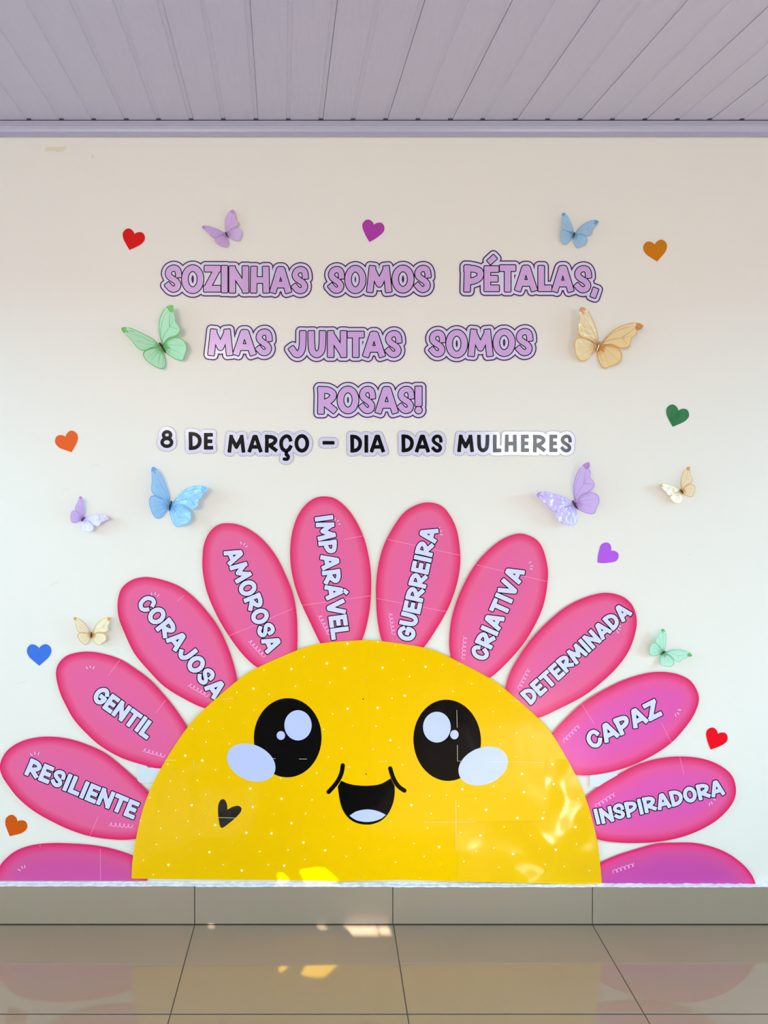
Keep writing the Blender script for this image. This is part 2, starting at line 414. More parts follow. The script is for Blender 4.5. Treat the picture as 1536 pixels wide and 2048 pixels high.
class Letter:
    """segments of a letter in px space with stroke radius r"""
    def __init__(s, ch, x0, y0, x1, y1, r):
        s.ch = ch; s.seg = []; s.r = r; s.poly = []
        ax = lambda u: x0 + r + u * (x1 - x0 - 2*r) if x1 - x0 > 2*r else (x0 + x1)/2
        ay = lambda v: y1 - r - v * (y1 - y0 - 2*r)
        if ch == '!':
            s.seg += [(ax(.5), y0 + r, ax(.5), y0 + (y1-y0)*0.60, 1, 1, r*1.1)]
            s.seg += [(ax(.5)-.01, y1 - r*1.12, ax(.5)+.01, y1 - r*1.12, 0, 0, r*1.15)]
        elif ch == ',':
            s.seg += [(x0 + (x1-x0)*.58, y0 + r, x0 + (x1-x0)*.42, y1 - r, 1, 1, r*.92)]
        elif ch == '´':
            s.seg += [(x0 + (x1-x0)*.38, y1 - (y1-y0)*.38, x0 + (x1-x0)*.62, y0 + (y1-y0)*.38, 1, 1, r*.92)]
        elif ch == '¸':
            P = [(ax(.55), ay(1.3)), (ax(.5), ay(.9)), (ax(.85), ay(.75)), (ax(1), ay(.4)), (ax(.7), ay(.0)), (ax(.0), ay(.02))]
            for a, b in zip(smooth_open(P, 4), smooth_open(P, 4)[1:]): s.seg.append((*a, *b, 0, 0, r*.9))
        else:
            rr = r * (0.92 if ch in 'SC8' else 1.0)
            for st in GLY[ch]:
                q0, q1 = 1, 1
                if isinstance(st, tuple): st, q0, q1 = st
                pts = [(ax(u), ay(v)) for u, v in st]
                closed = math.dist(pts[0], pts[-1]) < 0.01
                for i in range(len(pts) - 1):
                    e0 = q0 if (i == 0 and not closed) else 0
                    e1 = q1 if (i == len(pts)-2 and not closed) else 0
                    s.seg.append((*pts[i], *pts[i+1], e0, e1, rr))
    def xf(s, fn):
        s.seg = [(*fn(a, b), *fn(c, d), e0, e1, r) for a, b, c, d, e0, e1, r in s.seg]; return s
    def dist(s, X, Y):
        best = np.full(X.shape, 1e9); rho = 1.1
        for a, b, c, d, e0, e1, r in s.seg:
            L = math.hypot(c-a, d-b)
            if L < 1e-6: continue
            ux, uy = (c-a)/L, (d-b)/L
            # joints are discs, free ends are square
            if e0 or e1:
                s0 = -r if e0 else 0.0; s1 = L + (r if e1 else 0.0)
                t = (X-a)*ux + (Y-b)*uy; q = np.abs(-(X-a)*uy + (Y-b)*ux)
                ta = np.abs(t - (s0+s1)/2) - (s1-s0)/2 + rho; qa = q - r + rho
                best = np.minimum(best, np.hypot(np.maximum(ta, 0), np.maximum(qa, 0)) + np.minimum(np.maximum(ta, qa), 0) - rho)
                if not e0: best = np.minimum(best, np.hypot(X-a, Y-b) - r)
                if not e1: best = np.minimum(best, np.hypot(X-c, Y-d) - r)
            else:
                t = np.clip(((X-a)*(c-a) + (Y-b)*(d-b)) / (L*L), 0, 1)
                best = np.minimum(best, np.hypot(X - a - t*(c-a), Y - b - t*(d-b)) - r)
        return best
def contours(G, x0, y0, h, lev):
    """closed loops where the distance grid crosses lev"""
    A = G < lev; ny, nx = G.shape; nxt = {}; pos = {}
    def ip(i0, j0, i1, j1):
        k = (i0, j0, i1, j1) if (i0, j0) < (i1, j1) else (i1, j1, i0, j0)
        if k not in pos:
            a, b = G[k[1], k[0]], G[k[3], k[2]]; t = (lev - a) / (b - a)
            pos[k] = (x0 + h*(k[0] + t*(k[2]-k[0])), y0 + h*(k[1] + t*(k[3]-k[1])))
        return k
    c = A[:-1, :-1].astype(int) + 2*A[:-1, 1:] + 4*A[1:, 1:] + 8*A[1:, :-1]
    js_, is_ = np.nonzero((c > 0) & (c < 15))
    T = {1:[(3,0)],2:[(0,1)],3:[(3,1)],4:[(1,2)],5:[(3,0),(1,2)],6:[(0,2)],7:[(3,2)],8:[(2,3)],9:[(2,0)],10:[(0,1),(2,3)],11:[(2,1)],12:[(1,3)],13:[(1,0)],14:[(0,3)]}
    for j, i in zip(js_.tolist(), is_.tolist()):
        E = lambda e: ip(i,j,i+1,j) if e == 0 else ip(i+1,j,i+1,j+1) if e == 1 else ip(i,j+1,i+1,j+1) if e == 2 else ip(i,j,i,j+1)
        for a, b in T[int(c[j, i])]: nxt[E(a)] = E(b)
    loops = []
    while nxt:
        k, v_ = nxt.popitem(); loop = [k]
        while v_ != loop[0]:
            loop.append(v_); v_ = nxt.pop(v_, None)
            if v_ is None: break
        P = [pos[q] for q in loop]
        if len(P) < 6 or abs(area2(P)) < 1.2: continue
        # simplify
        Q = []; 
        for q in P:
            if not Q or math.dist(Q[-1], q) > 0.28: Q.append(q)
        ch = True
        for _ in range(3):
            R = []; m_ = len(Q); i_ = 0; skip = False
            for i_ in range(m_):
                a, b, c_ = Q[i_-1], Q[i_], Q[(i_+1) % m_]
                L = math.dist(a, c_)
                dev = abs((c_[0]-a[0])*(a[1]-b[1]) - (a[0]-b[0])*(c_[1]-a[1])) / (L + 1e-9)
                if dev < 0.035 and L < 9 and not skip: skip = True; continue
                skip = False; R.append(b)
            Q = R
        if len(Q) >= 3: loops.append(Q)
    return loops
def word_field(letters, pad=14, h=0.5):
    xs = [q for L in letters for s_ in L.seg for q in (s_[0], s_[2])]; ys = [q for L in letters for s_ in L.seg for q in (s_[1], s_[3])]
    x0, y0 = min(xs) - pad - 6, min(ys) - pad - 6; nx = int((max(xs) + pad + 6 - x0)/h) + 2; ny = int((max(ys) + pad + 6 - y0)/h) + 2
    Gs = []
    X, Y = np.meshgrid(x0 + h*np.arange(nx), y0 + h*np.arange(ny))
    for L in letters:
        G = np.full(X.shape, 1e3)
        lx = [q for s_ in L.seg for q in (s_[0], s_[2])]; ly = [q for s_ in L.seg for q in (s_[1], s_[3])]
        i0 = max(int((min(lx) - 26 - x0)/h), 0); i1 = min(int((max(lx) + 26 - x0)/h), nx)
        j0 = max(int((min(ly) - 26 - y0)/h), 0); j1 = min(int((max(ly) + 26 - y0)/h), ny)
        G[j0:j1, i0:i1] = L.dist(X[j0:j1, i0:i1], Y[j0:j1, i0:i1]); Gs.append(G)
    return Gs, x0, y0, h

C3 = (300, 480, 3.3391); C5 = (300, 740, 3.3391)
def boxes(spec, crop, off=0):
    out = []
    for ch, a, b, c, d in spec:
        out.append((ch, crop[0] + (a+off)/crop[2], crop[1] + c/crop[2], crop[0] + (b+off)/crop[2], crop[1] + d/crop[2]))
    return out
R4 = 1536
titles = [
 ('lilac lettered word SOZINHAS at the start of the top line', boxes([('S',100,210,168,348),('O',213,357,168,355),('Z',360,470,172,345),('I',480,515,172,350),('N',530,657,175,352),('H',672,795,178,352),('A',805,940,180,352),('S',947,1057,178,358)], C3)),
 ('lilac lettered word SOMOS in the middle of the top line', boxes([('S',1190,1298,178,355),('O',1303,1440,172,355),('M',1450,1612,174,348),('O',1618,1761,170,352),('S',1766,1876,170,350)], C3)),
 ('lilac lettered word PÉTALAS with a comma ending the top line', boxes([('P',562,690,168,345),('´',712,784,98,164),('É',697,795,175,342),('T',800,905,168,345),('A',905,1045,170,340),('L',1057,1145,172,342),('A',1152,1290,172,345),('S',1298,1412,172,352),(',',1403,1460,320,385)], C3, R4)),
 ('lilac lettered word MAS at the start of the second line', boxes([('M',390,550,597,770),('A',560,703,600,768),('S',707,815,595,772)], C3)),
 ('lilac lettered word JUNTAS in the middle of the second line', boxes([('J',930,1040,608,782),('U',1057,1172,608,784),('N',1187,1312,608,782),('T',1320,1428,612,782),('A',1426,1566,612,780),('S',1571,1681,606,784)], C3)),
 ('lilac lettered word SOMOS ending the second line', boxes([('S',328,437,603,780),('O',442,583,600,785),('M',590,752,598,775),('O',757,901,595,775),('S',908,1020,592,772)], C3, R4)),
 ('lilac lettered word ROSAS with exclamation mark, alone on the third line', boxes([('R',1122,1245,112,292),('O',1252,1392,110,290),('S',1397,1505,110,290),('A',1509,1652,113,288),('S',1654,1764,110,290),('!',1772,1814,112,290)], C5)),
]
dates = [
 ('black numeral 8 starting the date line', boxes([('8',68,157,400,522)], C5)),
 ('black lettered word DE on the date line', boxes([('D',258,345,413,535),('E',360,422,420,532)], C5)),
 ('black lettered word MARÇO on the date line', boxes([('M',518,636,433,552),('A',653,750,433,550),('R',767,852,432,552),('Ç',863,950,430,552),('¸',884,936,550,608),('O',965,1063,428,552)], C5)),
 ('black dash on a white tag on the date line', boxes([('-',1152,1232,474,498)], C5)),
 ('black lettered word DIA on the date line', boxes([('D',1337,1416,432,552),('I',1434,1455,434,552),('A',1469,1568,432,550)], C5)),
 ('black lettered word DAS on the date line', boxes([('D',1679,1762,430,550),('A',1770,1868,432,550),('S',1878,1955,430,553)], C5)),
 ('black lettered word MULHERES ending the date line', boxes([('M',2052,2163,432,548),('U',2184,2266,432,550),('L',2290,2346,432,550),('H',2369,2450,432,547),('E',2477,2531,432,548),('R',2557,2642,432,550),('E',2667,2721,432,548),('S',2740,2818,430,552)], C5)),
]
def bulge(seed, amp, fx=1/45., fy=1/30.):
    rr = random.Random(seed); a, b = rr.uniform(0, 6), rr.uniform(0, 6)
    return lambda x, y: amp * math.sin(x*fx + a) * math.cos(y*fy + b)
def word_sign(lab, bx, lilac, group):
    r = 5.85 if lilac else 3.75
    L = [Letter(c, x0, y0, x1, y1, r if c != '-' else (y1-y0)/2) for c, x0, y0, x1, y1 in bx]
    Gs, gx0, gy0, h = word_field(L); U = np.minimum.reduce(Gs)
    mx = (min(b[1] for b in bx) + max(b[3] for b in bx))/2; my = (min(b[2] for b in bx) + max(b[4] for b in bx))/2
    t = root('word_sign', wp(mx, my, 0), lab, 'wall lettering', group)
    if lilac:
        plate('backing', contours(U, gx0, gy0, h, 9.5), 0.0002, 0.0022, M['purple'], t)
        plate('border', contours(U, gx0, gy0, h, 7.2), 0.0022, 0.0026, M['white'], t)
        plate('outline', contours(U, gx0, gy0, h, 1.9), 0.0026, 0.0029, M['blackline'], t)
        for l, G in zip(L, Gs):
            G2 = G.copy()
            plate('letter', contours(G2, gx0, gy0, h, 0.0), 0.0029, 0.0032, M['lilac'], t)
    else:
        plate('backing', contours(U, gx0, gy0, h, 7.4), 0.0002, 0.0018, M['greyline'], t)
        plate('border', contours(U, gx0, gy0, h, 6.8), 0.0018, 0.0022, M['white'], t)
        for l, G in zip(L, Gs):
            plate('letter', contours(G, gx0, gy0, h, 0.0), 0.0022, 0.0025, M['black'], t)
for lab, bx in titles: word_sign(lab, bx, True, 'lilac word cutouts')
for lab, bx in dates: word_sign(lab, bx, False, 'black word cutouts of the date line')

# ------------------------------------------------------------------ petals
A4b = lambda P: [(x/3.84, 1440 + y/3.84) for x, y in P]
A3b = lambda P: [(30 + x/3.268, 1140 + y/3.268) for x, y in P]
A5b = lambda P: [(390 + x/4.1514, 980 + y/4.1514) for x, y in P]
A6b = lambda P: [(740 + x/4.1514, 980 + y/4.1514) for x, y in P]
A7b = lambda P: [(1000 + x/3.657, 1150 + y/3.657) for x, y in P]
A8b = lambda P: [(1160 + x/4.0851, 1440 + y/4.0851) for x, y in P]
def petal_mesh(name, poly, d_rim, m, parent, lift, cut=None):
    """flat cut sheet; 'tone' is the distance from the printed outline"""
    if area2(poly) < 0: poly = poly[::-1]
    n = len(poly)
    cxm = sum(p[0] for p in poly)/n; cym = sum(p[1] for p in poly)/n
    edge = list(poly)
    if cut is not None:
        edge = []
        for i in range(n):
            a, b = poly[i-1], poly[i]; ya, yb = a[1] - cut(a[0]), b[1] - cut(b[0])
            if (ya > 0) != (yb > 0):
                t = ya/(ya - yb); edge.append((a[0] + t*(b[0]-a[0]), a[1] + t*(b[1]-a[1])))
            if yb <= 0: edge.append(b)
        # break the straight trim into short pieces
        out = []
        for i in range(len(edge)):
            a, b = edge[i-1], edge[i]; k = max(1, int(math.dist(a, b)/12))
            out += [(a[0] + (b[0]-a[0])*t/k, a[1] + (b[1]-a[1])*t/k) for t in range(1, k+1)]
        edge = out
    P = np.array(poly); Q = np.roll(P, -1, 0)
    def dist_out(x, y):
        d = Q - P; t = np.clip(((x-P[:, 0])*d[:, 0] + (y-P[:, 1])*d[:, 1])/((d**2).sum(1) + 1e-9), 0, 1)
        return float(np.hypot(x - P[:, 0] - t*d[:, 0], y - P[:, 1] - t*d[:, 1]).min())
    def inside(x, y, L):
        c = False
        for a, b in zip(L, L[1:] + L[:1]):
            if (a[1] > y) != (b[1] > y) and x < a[0] + (y-a[1])*(b[0]-a[0])/(b[1]-a[1]): c = not c
        return c
    nor = []
    for i in range(n):
        a, b = poly[i-1], poly[(i+1) % n]; dx, dy = b[0]-a[0], b[1]-a[1]; L = math.hypot(dx, dy) or 1
        nor.append((-dy/L, dx/L))
    pts = []
    for off in (2, 5, 9, 14, 20, 27):
        pts += [(p[0] + q[0]*off, p[1] + q[1]*off, off) for p, q in zip(poly, nor)]
    x0, x1 = min(p[0] for p in poly), max(p[0] for p in poly); y0, y1_ = min(p[1] for p in poly), max(p[1] for p in poly)
    pts += [(x, y, 30) for x in np.arange(x0, x1, 11) for y in np.arange(y0, y1_, 11)]
    keep = []
    for x, y, off in pts:
        if inside(x, y, edge) and dist_out(x, y) > off - 0.6 and (cut is None or cut(x) - y > 1.5): keep.append((x, y))
    ne = len(edge); allp = edge + keep
    vs, es, fs, ov, oe, of_ = delaunay_2d_cdt([Vector(p) for p in allp], [(i, (i+1) % ne) for i in range(ne)], [], 1, 1e-6, True)
    idx = [o[0] if o else 0 for o in ov]
    V = [wp(x, y, lift(x, y)) for x, y in allp]; T = [min(dist_out(x, y)/42, 1.0) for x, y in allp]
    Fc = []
    for f in fs:
        a, b, c = (idx[k] for k in f)
        ar = (allp[b][0]-allp[a][0])*(allp[c][1]-allp[a][1]) - (allp[c][0]-allp[a][0])*(allp[b][1]-allp[a][1])
        if ar > 0: b, c = c, b
        Fc.append((a, b, c))
    k = len(V)
    for x, y in edge: V.append(wp(x, y, lift(x, y) - 0.0006)); T.append(0.0)
    for i in range(ne): Fc.append((i, (i+1) % ne, k + (i+1) % ne, k + i))
    return obj(name, V, Fc, m, parent, tone=T)
def coil(p, q, loops=5):
    dx, dy = q[0]-p[0], q[1]-p[1]; L = math.hypot(dx, dy); ux, uy = dx/L, dy/L; out = []
    N_ = loops * 14 + 6
    for i in range(N_ + 1):
        th = 2*math.pi*(loops + 0.45)*i/N_
        s_ = L*i/N_ + 2.9*math.sin(th) * min(1, i/6., (N_-i)/6. + .2)
        o_ = 3.4*math.cos(th)
        out.append((p[0] + ux*s_ - uy*o_, p[1] + uy*s_ + ux*o_))
    return out
LIFT = 0.0056
petals = [
 dict(lab='pink paper petal lettered RESILIENTE, second lowest on the left', P=A4b([(0,340),(50,240),(150,170),(270,135),(400,128),(530,145),(660,185),(800,250),(930,350),(1050,460),(1140,555),(1210,660),(1210,800),(1130,895),(1030,915),(900,920),(700,895),(540,845),(400,780),(260,700),(140,600),(60,500),(12,420)]),
   txt='RESILIENTE', a=A4b([(212,352)])[0], b=A4b([(1052,703)])[0], h=36, sparks=A4b([(232,255),(250,275),(265,243),(270,265),(300,247),(293,270)]), coil=A4b([(838,800),(1017,815)]), seams=[A4b([(755,740),(690,890)])]),
 dict(lab='pink paper petal lettered GENTIL, third from the bottom on the left', P=A3b([(268,690),(280,620),(330,565),(400,540),(480,533),(570,545),(680,580),(780,640),(880,715),(960,800),(1020,870),(1095,975)]) + A4b([(1435,60),(1460,200),(1380,340),(1225,372),(1100,345),(930,290),(780,205),(680,120),(570,0)]) + A3b([(330,880),(290,790)]),
   txt='GENTIL', a=(191.5,1384), b=(304,1465), h=36, sparks=A3b([(465,630),(474,647),(490,626),(493,640),(518,630),(510,647)]), coil=A4b([(1098,228),(1262,275)]), seams=[A3b([(685,588),(610,690)]), A3b([(985,850),(920,935)])]),
 dict(lab='pink paper petal lettered CORAJOSA beside the upper left of the face', P=A3b([(670,250),(675,180),(700,115),(765,64),(850,45),(940,58),(1060,100),(1160,170),(1250,265),(1330,375),(1390,500),(1430,620),(1450,715),(1440,830),(1360,910),(1245,905),(1120,850),(980,765),(880,665),(780,545),(715,410),(680,320)]),
   txt='CORAJOSA', a=A3b([(833,183)])[0], b=A3b([(1345,812)])[0], h=37, sparks=A3b([(890,148),(895,165),(914,148),(920,163),(942,160),(930,175)]), coil=A3b([(1135,748),(1260,820)]), seams=[A3b([(1105,165),(1060,205)])]),
 dict(lab='pink paper petal lettered AMOROSA left of the tallest petal', P=A5b([(62,560),(75,450),(120,350),(190,290),(270,275),(370,290),(480,345),(590,440),(680,560),(750,700),(810,850),(840,1000),(850,1150),(845,1335),(800,1450),(650,1520),(520,1475),(400,1370),(280,1210),(180,1040),(100,850),(65,680)]),
   txt='AMOROSA', a=A5b([(300,487)])[0], b=A5b([(660,1335)])[0], h=36, sparks=A5b([(378,428),(385,450),(415,440),(402,458),(437,463),(420,475)]), coil=A5b([(452,1250),(577,1380)]), seams=[A5b([(280,1212),(475,1130),(810,985)])]),
 dict(lab='pink paper petal lettered IMPARÁVEL, tallest, left of top centre', P=A5b([(790,500),(805,360),(850,220),(920,120),(1000,65),(1080,53),(1170,75),(1270,160),(1350,280),(1410,420),(1450,600),(1463,760),(1455,950),(1430,1100),(1385,1245),(1300,1350),(1150,1370),(1045,1278),(970,1120),(890,960),(830,800),(797,640)]),
   txt='IMPARÁVEL', a=A5b([(1068,212)])[0], b=A5b([(1207,1236)])[0], h=37, sparks=A5b([(1165,235),(1160,250),(1195,250),(1180,262),(1208,282),(1188,285)]), coil=A5b([(1032,1038),(1117,1197)]), seams=[A5b([(890,958),(1455,878)]), A5b([(1240,410),(1400,380)])]),
 dict(lab='pink paper petal lettered GUERREIRA, right of top centre', P=A6b([(50,900),(52,760),(70,620),(110,470),(180,330),(270,200),(370,130),(480,102),(590,130),(670,220),(725,350),(750,540),(742,680),(710,820),(650,980),(560,1140),(445,1308),(330,1400),(170,1370),(98,1250),(62,1080)]),
   txt='GUERREIRA', a=A6b([(288,1250)])[0], b=A6b([(497,310)])[0], h=36, sparks=A6b([(570,320),(583,310),(580,345),(600,338),(580,368),(604,372)]), coil=A6b([(168,1020),(198,1197)]), seams=[A6b([(145,410),(748,542)]), A6b([(55,900),(630,1010)])]),
 dict(lab='pink paper petal lettered CRIATIVA, two right of the tallest petal', P=A6b([(662,1340),(665,1150),(700,980),(770,800),(860,640),(960,520),(1080,420),(1200,367),(1290,367),(1385,415),(1440,500),(1475,640),(1475,760),(1450,920),(1400,1060),(1300,1240),(1170,1400),(995,1562),(850,1610),(720,1500)]),
   txt='CRIATIVA', a=A6b([(890,1402)])[0], b=A6b([(1223,645)])[0], h=37, sparks=A6b([(1320,608),(1338,593),(1330,632),(1352,630),(1328,650),(1348,660)]), coil=A6b([(790,1215),(775,1400)]), seams=[A6b([(880,620),(1470,760)])]),
 dict(lab='pink paper petal lettered DETERMINADA beside the upper right of the face', P=A7b([(40,835),(70,720),(130,610),(220,480),(340,350),(480,235),(620,165),(760,130),(880,150),(960,210),(997,300),(995,400),(950,540),(870,660),(760,770),(620,880),(450,970),(270,1050),(130,1050),(50,960)]),
   txt='DETERMINADA', a=A7b([(185,912)])[0], b=A7b([(930,238)])[0], h=33, sparks=A7b([(862,370),(885,376),(862,388),(882,402),(852,405),(867,425)]), coil=A7b([(213,690),(138,832)]), seams=[]),
 dict(lab='pink paper petal lettered CAPAZ, third from the bottom on the right', P=A7b([(385,1165),(470,1060),(600,940),(740,850),(900,770),(1060,720),(1180,708),(1300,725),(1400,780),(1455,890),(1430,1000),(1360,1110),(1250,1230),(1100,1330),(920,1410),(740,1455),(565,1463),(430,1400),(370,1280)]), m='petal_mid',
   txt='CAPAZ', a=A7b([(640,1225)])[0], b=A7b([(1160,962)])[0], h=37, sparks=A7b([(1300,985),(1325,988),(1297,1005),(1310,1020),(1282,1015),(1287,1035)]), coil=A7b([(580,1100),(468,1218)]), seams=[A7b([(595,940),(690,1090)]), A7b([(1180,1080),(1255,1230)])]),
 dict(lab='pink paper petal lettered INSPIRADORA, second lowest on the right', P=A8b([(50,630),(150,545),(300,455),(460,370),(640,315),(830,298),(1010,318),(1150,375),(1245,460),(1275,580),(1240,690),(1130,810),(980,900),(820,960),(640,995),(470,1005),(300,1000),(145,975),(20,900),(0,750)]), m='petal_mid',
   txt='INSPIRADORA', a=A8b([(118,796)])[0], b=A8b([(1172,546)])[0], h=32, sparks=A8b([(1088,645),(1108,655),(1070,668),(1083,687),(1060,675),(1055,700)]), coil=A8b([(285,605),(130,705)]), seams=[A8b([(815,300),(850,450)])]),
 dict(lab='half pink paper petal without a word, lowest on the right above the skirting', P=A8b([(90,1250),(165,1170),(300,1105),(440,1060),(620,1010),(750,1003),(920,1003),(1060,1030),(1200,1085),(1320,1170),(1400,1260),(1436,1345),(1438,1400),(1360,1480),(1150,1560),(800,1590),(400,1560),(150,1480),(80,1350)]), m='petal_violet', cut=lambda x: 1766.3 + (x - 1205)*0.0115,
   txt='', sparks=[], coil=A8b([(445,1180),(270,1242)]), seams=[]),
 dict(lab='half pink paper petal without a word, lowest on the left above the skirting', P=A4b([(0,1120),(50,1060),(130,1000),(250,960),(400,945),(580,950),(720,962),(870,990),(1020,1045),(1110,1120),(1132,1230),(1080,1340),(900,1440),(500,1480),(150,1420),(-10,1330),(-45,1220)]), m='petal_low', cut=lambda x: 1761.6,
   txt='', sparks=A4b([(137,1145),(158,1158),(165,1122),(175,1142),(190,1115),(190,1138)]), coil=[], seams=[A4b([(307,957),(308,975)]), A4b([(770,990),(772,1230)])]),
]
M['petal_low'] = tone_mat('magenta_petal_print', [(0, rim), (0.04, rim), (0.18, srgb(222, 56, 124)), (0.45, srgb(212, 84, 140)), (1.0, srgb(205, 80, 154))], 0.33, 0.3, bump=(5, 0.004))
M['petal_mid'] = tone_mat('pink_to_violet_petal_print', [(0, rim), (0.04, rim), (0.18, rim2), (0.45, srgb(228, 86, 150)), (1.0, srgb(220, 86, 168))], 0.33, 0.3, bump=(5, 0.004))
sockets_px = [(275, 1494, 323, 1565.5), (1180, 1499, 1235.5, 1573.5)]
def petal_letters(txt, a, b, h_):
    r = h_ * 0.121
    plain = [c for c in txt]
    ws = [WID.get({'Á': 'A', 'Ç': 'C'}.get(c, c), .8) for c in plain]
    L = math.dist(a, b); gap = 0.045
    tot = sum(ws) + gap*(len(ws)-1); k = L / tot
    out = []; x = 0
    for c, w_ in zip(plain, ws):
        jit = random.uniform(-.02, .02)*h_
        if c == 'Á': out.append(Letter('´', x + w_*k*0.44, -h_/2 - h_*0.24, x + w_*k*0.44 + h_*.26, -h_/2 + h_*0.0, r*0.95))
        out.append(Letter(c, x, -h_/2 + jit, x + w_*k, h_/2 + jit, r)); x += (w_ + gap)*k
    ang = math.atan2(b[1]-a[1], b[0]-a[0]); c_, s_ = math.cos(ang), math.sin(ang)
    fn = lambda u, v: (a[0] + u*c_ - v*s_, a[1] + u*s_ + v*c_)
    return [l.xf(fn) for l in out]
for pi, pt_ in enumerate(petals):
    P = smooth_closed(pt_['P'], 4)
    mx = sum(p[0] for p in P)/len(P); my = sum(p[1] for p in P)/len(P)
    t = root('paper_petal', wp(mx, my, LIFT), pt_['lab'], 'paper petal', 'pink petals around the smiling face')
    lift = lambda x, y: LIFT
    petal_mesh('sheet', P, LIFT, M[pt_.get('m', 'petal')], t, lift, pt_.get('cut'))
    for sgm in pt_['seams']:
        V, Fc = ribbon(sgm, 0.55, LIFT, LIFT + 0.0003); obj('paper_seam', V, Fc, M['seam'], t)
    if pt_['txt']:
        L = petal_letters(pt_['txt'], pt_['a'], pt_['b'], pt_['h'])
        Gs, gx0, gy0, h = word_field(L, 6); U = np.minimum.reduce(Gs)
        plate('outline', contours(U, gx0, gy0, h, 1.9), LIFT, LIFT + 0.0004, M['blackline'], t)
        for G in Gs: plate('letter', contours(G, gx0, gy0, h, 0.0), LIFT + 0.0004, LIFT + 0.0007, M['petal_white'], t)
    V, Fc = [], []
    for i in range(0, len(pt_['sparks']), 2): ribbon(pt_['sparks'][i:i+2], 1.5, LIFT, LIFT + 0.0003, V, Fc)
    if V: obj('spark_doodle', V, Fc, M['petal_white'], t)
    if pt_['coil']:
        V, Fc = ribbon(coil(*pt_['coil']), 0.95, LIFT, LIFT + 0.0003); obj('coil_doodle', V, Fc, M['doodle'], t)

# ------------------------------------------------------------------ the yellow half disc with its face
SB = 0.0085
curve = smooth_open([(263,1757),(266,1714),(279,1645),(299,1582.5),(333.4,1517),(374,1456),(410,1417),(475.6,1360.6),(514.7,1335.6),(592.8,1301),(641,1287),(713,1281),(756,1281.4),(848.6,1295.4),(899,1314.5),(979,1356),(1011,1379),(1076.5,1436),(1107,1472),(1149.7,1546.7),(1172.5,1598.8),(1192,1670),(1200,1725.7),(1204,1769.7)], 5)
disc = curve + [(1130,1768),(980,1764.5),(880,1762),(801,1759.5),(720,1762),(680,1763),(560,1760),(400,1759)]
sun = root('smiling_sun_poster', wp(734, 1767, SB), 'large yellow half disc poster with a smiling face, standing on the skirting', 'poster')
def clip(P, axis, val, keep_less):
    out = []
    ins = (lambda p: p[axis] <= val) if keep_less else (lambda p: p[axis] >= val)
    for i in range(len(P)):
        a, b = P[i-1], P[i]
        if ins(a) != ins(b):
            t = (val - a[axis])/(b[axis] - a[axis]); out.append((a[0] + t*(b[0]-a[0]), a[1] + t*(b[1]-a[1])))
        if ins(b): out.append(b)
    return out
colsx = [210, 387, 563, 738.5, 913.5, 1090, 1267]; rowsy = [1272, 1396, 1519, 1642.5, 1790]
gh = 0.08
for ci in range(6):
    for ri in range(4):
        Q = disc
        Q = clip(Q, 0, colsx[ci] + gh, False); Q = clip(Q, 0, colsx[ci+1] - gh, True) if Q else Q
        Q = clip(Q, 1, rowsy[ri] + gh, False) if Q else Q; Q = clip(Q, 1, rowsy[ri+1] - gh, True) if Q else Q
        if len(Q) < 3 or abs(area2(Q)) < 30: continue
        R = [Q[0]]
        for q in Q[1:]:
            if math.dist(q, R[-1]) > 0.05: R.append(q)
        dd = random.uniform(-0.00012, 0.00012)
        plate('paper_sheet', [R], SB - 0.0008, SB + dd, M['yellow_wavy' if (ci, ri) in ((4, 3), (5, 3), (5, 2)) else 'yellow'], sun)
plate('backing', [[(734 + (x-734)*0.9985, 1767 + (y-1767)*0.9985 - .6) for x, y in disc]], SB - 0.0014, SB - 0.0008, M['yellow'], sun)
ff = SB + 0.0005
def face(name, loop, layer, m, **kw): return plate(name, [loop], SB + 0.00013, SB + 0.0003 + 0.0003*layer, m, sun, **kw)
e1 = face('eye', ellipse(575.4, 1475.5, 67.8, 79.3, 2), 0, M['eye_black'])
e2 = face('eye', ellipse(894.4, 1480.6, 67.6, 81.4, -4), 0, M['eye_black'])
def sub(name, loop, layer, m, parent): return plate(name, [loop], SB + 0.0003, SB + 0.0003 + 0.0003*layer, m, parent)
sub('eye_highlight', ellipse(596, 1450.6, 27.3, 30.2), 1, M['face_white'], e1); sub('eye_highlight', ellipse(561.7, 1471, 8.4, 8.8), 1, M['face_white'], e1)
sub('eye_highlight', ellipse(873.8, 1454.3, 27.7, 30.8), 1, M['face_white'], e2); sub('eye_highlight', ellipse(908.8, 1469.3, 8.4, 9.2), 1, M['face_white'], e2)
face('cheek', ellipse(502.4, 1525, 50.8, 35.4, 24), 2, M['face_white']); face('cheek', ellipse(966.4, 1532, 51.3, 36.5, -22), 2, M['face_white'])
AM = lambda P: [(630 + x/6.982, 1500 + y/6.982) for x, y in P]
mo = face('mouth', AM(smooth_open([(365,428),(450,465),(560,490),(700,500),(850,490),(950,460),(1058,395)], 4) + smooth_open([(1112,500),(1112,620),(1090,740),(1040,860),(980,940),(900,1000),(800,1035),(720,1042),(620,1030),(520,990),(440,920),(380,820),(345,700),(318,510)], 4)), 0, M['eye_black'])
sub('tongue', AM(smooth_open([(482,918),(560,865),(650,838),(750,830),(860,848),(940,880),(990,908)], 4) + smooth_open([(930,955),(840,990),(720,1005),(600,988),(530,955)], 4)), 1, M['face_white'], mo)
